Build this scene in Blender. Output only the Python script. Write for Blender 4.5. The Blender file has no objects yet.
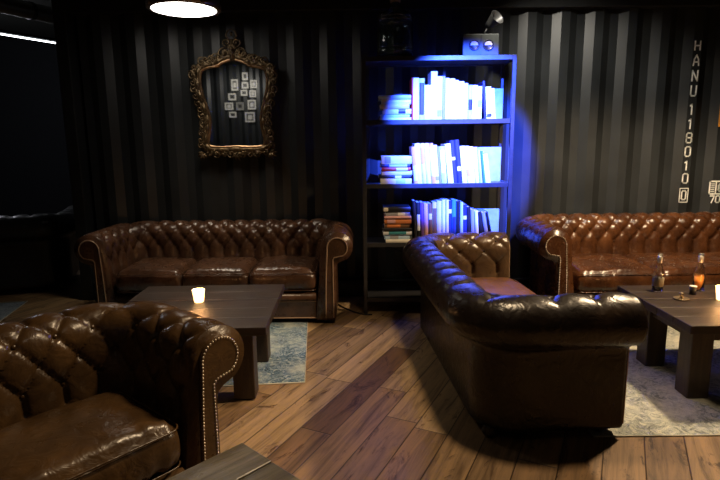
import bpy, math, random
from mathutils import Vector, Matrix, noise
C = bpy.context.scene
R = math.radians
PI = math.pi
random.seed(7)

# ------------------------------------------------------------------ camera, world, lights, exposure
cam_d = bpy.data.cameras.new('camera'); cam = bpy.data.objects.new('camera', cam_d)
C.collection.objects.link(cam); C.camera = cam
cam_d.sensor_width = 36; cam_d.lens = 27; cam_d.clip_start = .05
cam.matrix_world = Matrix.Translation((0, 0, 1.35)) @ Matrix.Rotation(R(90 - 10.2), 4, 'X') @ Matrix.Rotation(R(-.65), 4, 'Z')
w = bpy.data.worlds.new('world'); C.world = w; w.use_nodes = True
w.node_tree.nodes['Background'].inputs[0].default_value = (.45, .6, 1, 1)
w.node_tree.nodes['Background'].inputs[1].default_value = .03
C.view_settings.view_transform = 'Standard'; C.view_settings.look = 'None'
C.view_settings.gamma = 1; C.view_settings.use_curve_mapping = False
C.view_settings.exposure = 0.0

def light(name, kind, loc, power, color, target=None, **kw):
    d = bpy.data.lights.new(name, kind); d.energy = power; d.color = color
    for k, v in kw.items(): setattr(d, k, v)
    o = bpy.data.objects.new(name, d); C.collection.objects.link(o); o.location = loc
    if target is not None:
        o.rotation_euler = (Vector(target) - Vector(loc)).to_track_quat('-Z', 'Y').to_euler()
    return o
WARM = (1, .73, .44)
light('blue_spot', 'SPOT', (.95, 1.3, 2.85), 8500, (.03, .085, 1), (.83, 4.2, 1.42), spot_size=R(23), spot_blend=.3, shadow_soft_size=.03)
light('white_core_fill', 'SPOT', (.95, 1.3, 2.85), 520, (1, .9, .8), (.76, 4.2, 1.50), spot_size=R(18), spot_blend=.75, shadow_soft_size=.03)  # added warm white light, whitens the books inside the blue pool
light('pendant_right', 'SPOT', (2.15, 3.10, 2.38), 310, WARM, (2.12, 3.10, 0), spot_size=R(138), spot_blend=.45, shadow_soft_size=.09)
light('wall_spot', 'SPOT', (.75, 3.55, 2.9), 230, (1, .92, .78), (2.0, 4.72, 1.35), spot_size=R(60), spot_blend=.9, shadow_soft_size=.06)
light('pendant_front', 'SPOT', (.50, 2.32, 2.75), 160, WARM, (.0, 2.0, 0), spot_size=R(88), spot_blend=.6, shadow_soft_size=.14)
light('pendant_left', 'AREA', (-1.24, 4.1, 2.25), 4.5, (1, .82, .6), (-1.24, 3.9, 0), shape='DISK', size=.44, spread=R(95))
light('far_room_fill', 'POINT', (-4.6, 6.3, 2.2), 14, (.9, .9, 1), shadow_soft_size=.1)  # added fill without a fixture, brightens the duct and black sofa
light('armchair_fill', 'SPOT', (-.5, .7, 2.7), 5, (1, .8, .6), (-.6, .9, 0), spot_size=R(96), spot_blend=.6, shadow_soft_size=.15)  # added unseen light, placed to give the armchair its highlights
light('picture_wall_fill', 'SPOT', (-2.4, -1.4, 2.7), 30, (1, .9, .8), (-2.5, -2.4, 2.0), spot_size=R(110), spot_blend=.6, shadow_soft_size=.1)  # added unseen light so the pictures show up in the mirror

# ------------------------------------------------------------------ materials
def NT(name):
    m = bpy.data.materials.new(name); m.use_nodes = True
    nt = m.node_tree; b = nt.nodes['Principled BSDF']
    return m, nt, b
def N(nt, t, **kw):
    n = nt.nodes.new(t)
    for k, v in kw.items():
        if k.startswith('_'): setattr(n, k[1:], v)
        else: n.inputs[k.replace('__', ' ')].default_value = v
    return n
def L(nt, a, b): nt.links.new(a, b)
def ramp(nt, src, stops):
    r = nt.nodes.new('ShaderNodeValToRGB'); L(nt, src, r.inputs[0])
    e = r.color_ramp.elements
    while len(e) < len(stops): e.new(.5)
    for i, (p, c) in enumerate(stops): e[i].position = p; e[i].color = (*c, 1) if len(c) == 3 else c
    return r
def flat(name, col, rough=.5, metal=0, emit=None, es=0, noise_amt=.15, nscale=20, bump=.0, **kw):
    m, nt, b = NT(name)
    tc = N(nt, 'ShaderNodeTexCoord'); n = N(nt, 'ShaderNodeTexNoise', Scale=nscale, Detail=4.0)
    L(nt, tc.outputs['Object'], n.inputs['Vector'])
    lo = tuple(c * (1 - noise_amt) for c in col); hi = tuple(min(1, c * (1 + noise_amt)) for c in col)
    r = ramp(nt, n.outputs['Fac'], [(.3, lo), (.7, hi)]); L(nt, r.outputs[0], b.inputs['Base Color'])
    b.inputs['Roughness'].default_value = rough; b.inputs['Metallic'].default_value = metal
    if emit: b.inputs['Emission Color'].default_value = (*emit, 1); b.inputs['Emission Strength'].default_value = es
    if bump:
        bp = N(nt, 'ShaderNodeBump', Strength=bump, Distance=.01); L(nt, n.outputs['Fac'], bp.inputs['Height']); L(nt, bp.outputs[0], b.inputs['Normal'])
    for k, v in kw.items(): b.inputs[k.replace('__', ' ')].default_value = v
    return m
def leather(name, c1, c2, c3, rough=.3):
    m, nt, b = NT(name)
    tc = N(nt, 'ShaderNodeTexCoord')
    n1 = N(nt, 'ShaderNodeTexNoise', Scale=5.0, Detail=6.0, Roughness=.65); L(nt, tc.outputs['Object'], n1.inputs['Vector'])
    r = ramp(nt, n1.outputs['Fac'], [(.3, c1), (.52, c2), (.75, c3)]); L(nt, r.outputs[0], b.inputs['Base Color'])
    rr = N(nt, 'ShaderNodeMapRange'); rr.inputs[3].default_value = rough - .08; rr.inputs[4].default_value = rough + .14
    n2 = N(nt, 'ShaderNodeTexNoise', Scale=22.0, Detail=5.0, Roughness=.6); L(nt, tc.outputs['Object'], n2.inputs['Vector'])
    L(nt, n2.outputs['Fac'], rr.inputs[0]); L(nt, rr.outputs[0], b.inputs['Roughness'])
    v = N(nt, 'ShaderNodeTexVoronoi', Scale=260.0); L(nt, tc.outputs['Object'], v.inputs['Vector'])
    n3 = N(nt, 'ShaderNodeTexNoise', Scale=14.0, Detail=3.0, Distortion=1.6); L(nt, tc.outputs['Object'], n3.inputs['Vector'])
    a = N(nt, 'ShaderNodeMath', _operation='MULTIPLY'); a.inputs[1].default_value = .012; L(nt, v.outputs['Distance'], a.inputs[0])
    s = N(nt, 'ShaderNodeMath', _operation='ADD'); L(nt, a.outputs[0], s.inputs[0]); L(nt, n3.outputs['Fac'], s.inputs[1])
    bp = N(nt, 'ShaderNodeBump', Strength=.22, Distance=.02); L(nt, s.outputs[0], bp.inputs['Height']); L(nt, bp.outputs[0], b.inputs['Normal'])
    b.inputs['Specular IOR Level'].default_value = .36 if name == 'dark_leather_middle' else .55
    return m
def wood(name, c1, c2, c3, rough=.35, axis=0, plank=.15, scale=1.0):
    m, nt, b = NT(name)
    tc = N(nt, 'ShaderNodeTexCoord'); mp = N(nt, 'ShaderNodeMapping')
    L(nt, tc.outputs['Object'], mp.inputs[0])
    sc = [2.5 * scale, 2.5 * scale, 2.5 * scale]
    for i in range(3):
        if i != axis: sc[i] *= 11
    mp.inputs['Scale'].default_value = sc
    n = N(nt, 'ShaderNodeTexNoise', Scale=1.0, Detail=8.0, Roughness=.65, Distortion=.6); L(nt, mp.outputs[0], n.inputs['Vector'])
    r = ramp(nt, n.outputs['Fac'], [(.25, c1), (.5, c2), (.75, c3)]); L(nt, r.outputs[0], b.inputs['Base Color'])
    n2 = N(nt, 'ShaderNodeTexNoise', Scale=7.0, Detail=4.0); L(nt, tc.outputs['Object'], n2.inputs['Vector'])
    rr = N(nt, 'ShaderNodeMapRange'); rr.inputs[3].default_value = rough - .12; rr.inputs[4].default_value = rough + .18
    L(nt, n2.outputs['Fac'], rr.inputs[0]); L(nt, rr.outputs[0], b.inputs['Roughness'])
    bp = N(nt, 'ShaderNodeBump', Strength=.4, Distance=.006); L(nt, n.outputs['Fac'], bp.inputs['Height']); L(nt, bp.outputs[0], b.inputs['Normal'])
    return m
def floor_mat():
    m, nt, b = NT('oak_plank_floor')
    tc = N(nt, 'ShaderNodeTexCoord'); mp = N(nt, 'ShaderNodeMapping'); mp.inputs['Rotation'].default_value = (0, 0, R(-64))
    L(nt, tc.outputs['Object'], mp.inputs[0])
    sp = N(nt, 'ShaderNodeSeparateXYZ'); L(nt, mp.outputs[0], sp.inputs[0])
    def M(op, a, bb=None, c=None):
        n = N(nt, 'ShaderNodeMath', _operation=op)
        for i, x in enumerate((a, bb, c)):
            if x is None: continue
            if hasattr(x, 'links'): L(nt, x, n.inputs[i])
            else: n.inputs[i].default_value = x
        return n.outputs[0]
    v = M('DIVIDE', sp.outputs['Y'], .165); row = M('FLOOR', v); fv = M('FRACT', v)
    wn = N(nt, 'ShaderNodeTexWhiteNoise', _noise_dimensions='1D'); L(nt, row, wn.inputs['W'])
    u = M('ADD', M('DIVIDE', sp.outputs['X'], 1.15), M('MULTIPLY', wn.outputs['Value'], 7.3)); col = M('FLOOR', u); fu = M('FRACT', u)
    cb = N(nt, 'ShaderNodeCombineXYZ'); L(nt, row, cb.inputs[0]); L(nt, col, cb.inputs[1])
    wn2 = N(nt, 'ShaderNodeTexWhiteNoise', _noise_dimensions='3D'); L(nt, cb.outputs[0], wn2.inputs['Vector'])
    base = ramp(nt, wn2.outputs['Value'], [(0, (.14, .075, .035)), (.25, (.32, .20, .10)), (.5, (.43, .295, .155)), (.75, (.22, .13, .062)), (1, (.50, .34, .18))])
    # grain, stretched along the plank, offset per plank
    off = N(nt, 'ShaderNodeVectorMath', _operation='MULTIPLY_ADD'); L(nt, wn2.outputs['Color'], off.inputs[0]); off.inputs[1].default_value = (9, 9, 9); L(nt, mp.outputs[0], off.inputs[2])
    sc = N(nt, 'ShaderNodeMapping'); sc.inputs['Scale'].default_value = (1.6, 22, 1); L(nt, off.outputs[0], sc.inputs[0])
    g = N(nt, 'ShaderNodeTexNoise', Scale=1.0, Detail=8.0, Roughness=.7, Distortion=.8); L(nt, sc.outputs[0], g.inputs['Vector'])
    gr = ramp(nt, g.outputs['Fac'], [(.30, (.28, .24, .20)), (.5, (.90, .90, .90)), (.72, (1.35, 1.28, 1.15))])
    mx = N(nt, 'ShaderNodeMix', _data_type='RGBA', _blend_type='MULTIPLY'); mx.inputs[0].default_value = 1
    L(nt, base.outputs[0], mx.inputs[6]); L(nt, gr.outputs[0], mx.inputs[7])
    # knots and cracks
    ks = N(nt, 'ShaderNodeMapping'); ks.inputs['Scale'].default_value = (2.6, 7, 1); L(nt, off.outputs[0], ks.inputs[0])
    kn = N(nt, 'ShaderNodeTexNoise', Scale=1.0, Detail=6.0, Roughness=.75, Distortion=1.5); L(nt, ks.outputs[0], kn.inputs['Vector'])
    kr = ramp(nt, kn.outputs['Fac'], [(.56, (1, 1, 1)), (.66, (.22, .15, .11))])
    mx2 = N(nt, 'ShaderNodeMix', _data_type='RGBA', _blend_type='MULTIPLY'); mx2.inputs[0].default_value = 1
    L(nt, mx.outputs[2], mx2.inputs[6]); L(nt, kr.outputs[0], mx2.inputs[7])
    gv = M('MINIMUM', fv, M('SUBTRACT', 1, fv)); gu = M('MULTIPLY', M('MINIMUM', fu, M('SUBTRACT', 1, fu)), 7)
    gap = M('MINIMUM', gv, gu); gp = N(nt, 'ShaderNodeMapRange'); gp.inputs[2].default_value = .024; L(nt, gap, gp.inputs[0])
    gm = ramp(nt, gp.outputs[0], [(.2, (.12, .1, .08)), (1, (1, 1, 1))])
    mx3 = N(nt, 'ShaderNodeMix', _data_type='RGBA', _blend_type='MULTIPLY'); mx3.inputs[0].default_value = 1
    L(nt, mx2.outputs[2], mx3.inputs[6]); L(nt, gm.outputs[0], mx3.inputs[7]); L(nt, mx3.outputs[2], b.inputs['Base Color'])
    rr = N(nt, 'ShaderNodeMapRange'); rr.inputs[3].default_value = .40; rr.inputs[4].default_value = .65; L(nt, g.outputs['Fac'], rr.inputs[0]); L(nt, rr.outputs[0], b.inputs['Roughness'])
    hs = M('ADD', M('MULTIPLY', gp.outputs[0], 1.0), M('MULTIPLY', g.outputs['Fac'], .5))
    bp = N(nt, 'ShaderNodeBump', Strength=.5, Distance=.004); L(nt, hs, bp.inputs['Height']); L(nt, bp.outputs[0], b.inputs['Normal'])
    return m
def rug_mat(name, light_c, dark_c, blue_c):
    m, nt, b = NT(name)
    tc = N(nt, 'ShaderNodeTexCoord')
    n1 = N(nt, 'ShaderNodeTexNoise', Scale=3.4, Detail=5.0, Roughness=.6); L(nt, tc.outputs['Object'], n1.inputs['Vector'])
    wv = N(nt, 'ShaderNodeTexNoise', Scale=16.0, Detail=7.0, Roughness=.8, Distortion=2.4); L(nt, tc.outputs['Object'], wv.inputs['Vector'])
    pat = ramp(nt, wv.outputs['Fac'], [(.40, dark_c), (.50, blue_c), (.60, light_c)])
    base = ramp(nt, n1.outputs['Fac'], [(.4, light_c), (.62, blue_c)])
    mk = ramp(nt, n1.outputs['Fac'], [(.38, (.25, .25, .25)), (.6, (.95, .95, .95))])
    mx = N(nt, 'ShaderNodeMix', _data_type='RGBA'); L(nt, mk.outputs[0], mx.inputs[0]); L(nt, base.outputs[0], mx.inputs[6]); L(nt, pat.outputs[0], mx.inputs[7])
    L(nt, mx.outputs[2], b.inputs['Base Color']); b.inputs['Roughness'].default_value = .95
    fz = N(nt, 'ShaderNodeTexNoise', Scale=220.0, Detail=2.0); L(nt, tc.outputs['Object'], fz.inputs['Vector'])
    bp = N(nt, 'ShaderNodeBump', Strength=.8, Distance=.006); L(nt, fz.outputs['Fac'], bp.inputs['Height']); L(nt, bp.outputs[0], b.inputs['Normal'])
    return m

M_floor = floor_mat()
M_cont = flat('black_container_paint', (.019, .0215, .023), .42, 0, noise_amt=.3, nscale=3, bump=.05)
M_beam = flat('black_steel_beam', (.011, .012, .013), .5, .0, noise_amt=.2)
M_ceil = flat('black_ceiling_paint', (.02, .022, .018), .8)
M_wall = flat('dark_room_paint', (.015, .017, .022), .8)
M_lea_left = leather('brown_leather_left', (.034, .017, .010), (.066, .031, .017), (.13, .062, .032), .26)
M_lea_right = leather('cognac_leather_right', (.028, .010, .004), (.065, .023, .008), (.15, .056, .018), .25)
M_lea_mid = leather('dark_leather_middle', (.006, .0045, .004), (.011, .0075, .006), (.026, .016, .010), .27)
M_lea_lit = leather('lit_leather_middle', (.045, .025, .013), (.075, .042, .02), (.12, .065, .03), .27)  # lighter copy of the middle leather: lamp light on the far arm, painted in
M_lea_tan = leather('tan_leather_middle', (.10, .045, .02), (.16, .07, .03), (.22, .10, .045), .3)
M_lea_chair = leather('olive_brown_leather', (.035, .019, .008), (.065, .035, .014), (.12, .062, .022), .27)
M_lea_black = leather('black_leather', (.008, .008, .009), (.013, .013, .014), (.02, .02, .022), .3)
M_brass = flat('antique_brass', (.42, .33, .22), .35, .9)
M_nail = flat('pale_nailhead', (.6, .52, .42), .35, .8)
M_piping = flat('worn_piping', (.30, .20, .13), .5)
M_foot = flat('dark_foot_wood', (.02, .012, .008), .4)
M_table = wood('dark_walnut', (.011, .006, .004), (.023, .013, .008), (.050, .028, .016), .46, 0)
M_tleg = wood('dark_walnut_leg', (.018, .010, .007), (.036, .021, .013), (.065, .04, .025), .45, 2)
M_ntable = wood('grey_weathered_wood', (.045, .036, .025), (.10, .085, .06), (.20, .17, .125), .30, 0)
M_steel = flat('dark_rack_steel', (.06, .06, .065), .38, .6)
M_gold = flat('antique_gold', (.13, .090, .048), .42, .75, noise_amt=.5, nscale=35, bump=.3)
M_rimgold = flat('burnished_rim', (.42, .26, .14), .28, .85, noise_amt=.4, nscale=15)
M_mirror = flat('mirror_glass', (.80, .84, .84), .02, 1.0, noise_amt=.02)
M_rugL = rug_mat('faded_blue_rug', (.50, .55, .50), (.02, .022, .028), (.10, .19, .27))
M_rugR = rug_mat('worn_cream_rug', (.62, .60, .48), (.10, .11, .11), (.33, .36, .33))
M_rugF = rug_mat('far_grey_rug', (.30, .36, .42), (.10, .12, .15), (.2, .26, .32))
M_white = flat('white_container_paint', (.85, .84, .78), .6, noise_amt=.2, nscale=60)
M_black = flat('black_plastic', (.015, .015, .017), .4)
M_panel = flat('pale_plastic_panel', (.30, .42, .50), .4)
M_page = flat('book_pages', (.72, .68, .60), .8, noise_amt=.08, nscale=200)

# ------------------------------------------------------------------ mesh helpers
def mesh(name, V, F, mat, parent=None, smooth=True, bevel=0, seg=2, autos=False):
    me = bpy.data.meshes.new(name); me.from_pydata([tuple(v) for v in V], [], [tuple(f) for f in F]); me.update()
    if smooth: me.polygons.foreach_set('use_smooth', [True] * len(me.polygons))
    me.materials.append(mat)
    o = bpy.data.objects.new(name, me); C.collection.objects.link(o)
    if parent: o.parent = parent
    if bevel:
        b = o.modifiers.new('bevel', 'BEVEL'); b.width = bevel; b.segments = seg; b.limit_method = 'ANGLE'; b.angle_limit = R(40)
        b.harden_normals = False
    if autos:
        pass
    return o
class MB:
    def __init__(s): s.V = []; s.F = []
    def add(s, V, F):
        k = len(s.V); s.V += [Vector(v) for v in V]; s.F += [tuple(i + k for i in f) for f in F]; return s
    def box(s, x0, x1, y0, y1, z0, z1):
        return s.add([(x0,y0,z0),(x1,y0,z0),(x1,y1,z0),(x0,y1,z0),(x0,y0,z1),(x1,y0,z1),(x1,y1,z1),(x0,y1,z1)],
                     [(0,3,2,1),(4,5,6,7),(0,1,5,4),(1,2,6,5),(2,3,7,6),(3,0,4,7)])
    def lathe(s, prof, seg=24, c=(0,0,0), M=None):
        V = []; F = []; n = len(prof)
        for i in range(seg):
            a = 2*PI*i/seg
            for r, z in prof: V.append(Vector((r*math.cos(a), r*math.sin(a), z)))
        for i in range(seg):
            j = (i+1) % seg
            for k in range(n-1): F.append((i*n+k, j*n+k, j*n+k+1, i*n+k+1))
        if prof[0][0] > 1e-5: F.append(tuple(i*n for i in range(seg))[::-1])
        if prof[-1][0] > 1e-5: F.append(tuple(i*n+n-1 for i in range(seg)))
        if M: V = [M @ v for v in V]
        return s.add([v + Vector(c) for v in V], F)
    def tube(s, pts, rad, seg=8, closed=False, flatz=1.0):
        pts = [Vector(p) for p in pts]; n = len(pts)
        rr = rad if isinstance(rad, (list, tuple)) else [rad]*n
        V = []; F = []; up = None
        for i, p in enumerate(pts):
            a = pts[(i-1) % n] if (closed or i > 0) else p; b = pts[(i+1) % n] if (closed or i < n-1) else p
            t = (b-a).normalized()
            if up is None:
                up = Vector((0,0,1)) if abs(t.z) < .9 else Vector((0,1,0))
            side = t.cross(up).normalized(); up = side.cross(t).normalized()
            for k in range(seg):
                an = 2*PI*k/seg; V.append(p + rr[i]*(math.cos(an)*side + math.sin(an)*up*flatz))
        for i in range(n if closed else n-1):
            j = (i+1) % n
            for k in range(seg):
                l = (k+1) % seg; F.append((i*seg+k, i*seg+l, j*seg+l, j*seg+k))
        if not closed: F.append(tuple(range(seg))[::-1]); F.append(tuple((n-1)*seg+k for k in range(seg)))
        return s.add(V, F)
    def ball(s, c, r, seg=8, rings=5, sc=(1,1,1)):
        V = []; F = []
        for i in range(1, rings):
            th = PI*i/rings
            for k in range(seg):
                a = 2*PI*k/seg; V.append((c[0]+r*sc[0]*math.sin(th)*math.cos(a), c[1]+r*sc[1]*math.sin(th)*math.sin(a), c[2]+r*sc[2]*math.cos(th)))
        V.append((c[0], c[1], c[2]+r*sc[2])); V.append((c[0], c[1], c[2]-r*sc[2])); T = len(V)-2
        for i in range(rings-2):
            for k in range(seg):
                l = (k+1) % seg; F.append((i*seg+k, (i+1)*seg+k, (i+1)*seg+l, i*seg+l))
        for k in range(seg):
            l = (k+1) % seg; F.append((T, k, l)); F.append((T+1, (rings-2)*seg+l, (rings-2)*seg+k))
        return s.add(V, F)
    def prism(s, poly, y0, y1):   # polygon in xz, extruded along y (poly counter-clockwise seen from -y)
        n = len(poly); V = [(x, y0, z) for x, z in poly] + [(x, y1, z) for x, z in poly]
        F = [tuple(range(n)), tuple(range(2*n-1, n-1, -1))]
        for i in range(n): j = (i+1) % n; F.append((i, i+n, j+n, j))
        return s.add(V, F)
    def xf(s, M): s.V = [M @ v for v in s.V]; return s
    def build(s, name, mat, parent=None, smooth=False, bevel=0, seg=2): return mesh(name, s.V, s.F, mat, parent, smooth, bevel, seg)

def tag(o, label=None, cat=None, group=None, kind=None):
    if label: o['label'] = label
    if cat: o['category'] = cat
    if group: o['group'] = group
    if kind: o['kind'] = kind
    return o
def thing(name, label, cat, loc=(0,0,0), rz=0, group=None):
    o = bpy.data.objects.new(name, None); C.collection.objects.link(o); o.empty_display_size = .1
    o.location = loc; o.rotation_euler = (0, 0, rz); return tag(o, label, cat, group)
def struct(o): o['kind'] = 'structure'; return o
def sstep(a, b, x):
    t = max(0, min(1, (x-a)/(b-a))); return t*t*(3-2*t)

# ------------------------------------------------------------------ the room
struct(MB().box(-7, 5.2, -2.6, 9, -.1, 0).build('floor', M_floor))
struct(MB().box(-7, 5.2, -2.6, 9, 3.0, 3.1).build('ceiling', M_ceil))
def corrugated(x0, x1, z0, z1, y, sgn, phase, thick=.004):
    P = []; d = .036; k0 = math.floor((x0-phase)/.278)-1; k = k0
    while phase + k*.278 < x1 + .3:
        c = phase + k*.278
        P += [(c-.036, 0), (c+.036, 0), (c+.104, d), (c+.174, d)]; k += 1
    P = [p for p in P if x0 <= p[0] <= x1]
    V = []; F = []; n = len(P)
    for x, dd in P:
        V += [(x, y+sgn*dd, z0), (x, y+sgn*dd, z1)]
    for i in range(n-1): F.append((2*i, 2*i+2, 2*i+3, 2*i+1) if sgn > 0 else (2*i, 2*i+1, 2*i+3, 2*i+2))
    off = len(V)
    V += [(v[0], v[1]+sgn*.03, v[2]) for v in V]
    F += [tuple(i+off for i in f[::-1]) for f in F]
    return V, F
TX = 2.838
V, F = corrugated(-2.37, 5.1, .15, 2.42, 4.72, 1, TX)
struct(mesh('wall_back', V, F, M_cont, smooth=False))
tb_ = MB().box(-2.39, 5.1, 4.665, 4.84, 2.42, 2.60).box(-2.39, 5.1, 4.655, 4.84, 0, .13)
tb_.box(-2.39, 5.1, 4.645, 4.70, .13, .15)
struct(tb_.build('trim_1', M_beam, bevel=.006))
struct(MB().box(-2.47, -2.37, 4.63, 4.84, .0, 2.6).box(-2.45, -2.41, 4.84, 8.9, 0, 2.6).build('trim_2', M_beam, bevel=.006))
struct(MB().box(-7, 5.2, 8.9, 9, 0, 3).build('wall_far', M_wall))
struct(MB().box(-7.1, -7, -2.6, 9, 0, 3).build('wall_left', M_wall))
struct(MB().box(5.1, 5.2, -2.6, 9, 0, 3).build('wall_right', M_wall))
V, F = corrugated(-6.9, 5.05, 0, 3, -2.46, -1, .1)
struct(mesh('wall_front', V, F, M_cont, smooth=False))

# rugs
M_bind = flat('pale_rug_binding', (.55, .53, .45), .9)
def rug(label, mat, cx, cy, wx, wy, rz, fr=False):
    nx, ny = int(wx/.04), int(wy/.04); V = []; F = []
    for j in range(ny+1):
        for i in range(nx+1):
            x = -wx/2+wx*i/nx; y = -wy/2+wy*j/ny
            e = 0 if (i in (0, nx) or j in (0, ny)) else 1
            V.append((x + (.004*noise.noise(Vector((x*4, y*4, 3))) if not e else 0), y + (.006*noise.noise(Vector((x*5, y*5, 9))) if not e else 0), .0005 + e*(.0065 + .0015*noise.noise(Vector((x*3, y*3, 1))))))
    for j in range(ny):
        for i in range(nx): a = j*(nx+1)+i; F.append((a, a+1, a+nx+2, a+nx+1))
    o = mesh('rug', V, F, mat)
    MB().tube([(-wx/2, -wy/2, .004), (wx/2, -wy/2, .004), (wx/2, wy/2, .004), (-wx/2, wy/2, .004)], .0035, 6, closed=True).build('edge_binding', M_bind, o, smooth=True)
    o.location = (cx, cy, 0); o.rotation_euler = (0, 0, rz)
    return tag(o, label, 'rug')
a = R(4.5); rx, ry = -.325, 2.90
rug('faded blue patterned rug under the low table with the lone candle', M_rugL, rx-.95*math.cos(a)-.56*math.sin(a), ry-.95*math.sin(a)+.56*math.cos(a), 1.9, 1.12, a)
rug('large worn cream and grey rug under the table holding the bottles', M_rugR, 2.5, 3.03, 2.86, 1.48, 0)
rug('pale bluish grey rug at the far left, beyond the olive brown armchair', M_rugF, -3.55, 4.08, 1.4, .8, R(12))

# ------------------------------------------------------------------ chesterfields
def profile(H, tb, uc, r, zb):
    zc = H - r; P = [(0.0, zb)]
    for i in range(1, 12):
        k = i/12; P.append(((uc-r)*k*k*(3-2*k)*.9, zb + (zc-.02-zb)*k))
    for i in range(0, 24):
        an = R(178 - i*(178+52)/23); P.append((uc + r*math.cos(an), zc + r*math.sin(an)))
    P += [(tb+.028, zc-r*.98), (tb+.006, zc-r*1.15), (tb, zc-r*1.35)]
    for i in range(1, 8): P.append((tb, zc-r*1.35 + (zb+.012-zc+r*1.35)*i/7))
    P += [(tb-.012, zb)]
    # resample
    L_ = [0]
    for p, q in zip(P, P[1:]): L_.append(L_[-1] + math.hypot(q[0]-p[0], q[1]-p[1]))
    return P, L_
def resample(P, L_, step):
    n = int(L_[-1]/step); out = []; k = 0
    for i in range(n+1):
        t = L_[-1]*i/n
        while k < len(L_)-2 and L_[k+1] < t: k += 1
        f = (t-L_[k])/(L_[k+1]-L_[k]); out.append((P[k][0]+(P[k+1][0]-P[k][0])*f, P[k][1]+(P[k+1][1]-P[k][1])*f, t))
    return out
def cushion_mesh(wx, wy, h, seed, puff=.03, res=.018, crease=.006):
    MBc = MB(); r = min(.055, h*.36); V = {}; verts = []; F = []
    nx, ny, nz = max(6, int(wx/res)), max(6, int(wy/res)), max(5, int(h/.02))
    def P(i, j, k):
        key = (i, j, k)
        if key in V: return V[key]
        x, y, z = -wx/2+wx*i/nx, -wy/2+wy*j/ny, -h/2+h*k/nz
        c = Vector((max(-wx/2+r, min(wx/2-r, x)), max(-wy/2+r, min(wy/2-r, y)), max(-h/2+r, min(h/2-r, z))))
        d = Vector((x, y, z)) - c
        q = c + d.normalized()*r if d.length > 1e-6 else Vector((x, y, z))
        fx, fy = 1-(2*x/wx)**2, 1-(2*y/wy)**2
        if q.z > 0: q.z += puff*(max(0, fx)**.5)*(max(0, fy)**.5)
        # bulging front and sides
        q.y += (-1 if y < 0 else 1)*.012*max(0, 1-(2*z/h)**2)*(abs(2*y/wy)**8)
        q.x += (-1 if x < 0 else 1)*.008*max(0, 1-(2*z/h)**2)*(abs(2*x/wx)**8)
        # gathers near the front edge, soft wrinkles on top
        g = math.exp(-((y+wy/2-.02)/.05)**2)
        ph = noise.noise(Vector((x*9, seed*3.1, 0)))*7
        q.z += crease*g*math.sin(x*150+ph)*abs(noise.noise(Vector((x*12, seed, 2))))*1.6
        q.y += crease*.8*g*math.sin(x*150+ph)*abs(noise.noise(Vector((x*12, seed, 2))))
        q.z += .006*noise.noise(Vector((x*6+seed, y*6, z*4))) + .003*noise.noise(Vector((x*18+seed, y*18, z*9)))
        V[key] = len(verts); verts.append(q); return V[key]
    for i in range(nx):
        for j in range(ny):
            F.append((P(i,j,nz), P(i+1,j,nz), P(i+1,j+1,nz), P(i,j+1,nz))); F.append((P(i,j,0), P(i,j+1,0), P(i+1,j+1,0), P(i+1,j,0)))
    for i in range(nx):
        for k in range(nz):
            F.append((P(i,0,k), P(i+1,0,k), P(i+1,0,k+1), P(i,0,k+1))); F.append((P(i,ny,k), P(i,ny,k+1), P(i+1,ny,k+1), P(i+1,ny,k)))
    for j in range(ny):
        for k in range(nz):
            F.append((P(0,j,k), P(0,j,k+1), P(0,j+1,k+1), P(0,j+1,k))); F.append((P(nx,j,k), P(nx,j+1,k), P(nx,j+1,k+1), P(nx,j,k+1)))
    return verts, F
btn_cache = {}
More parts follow.
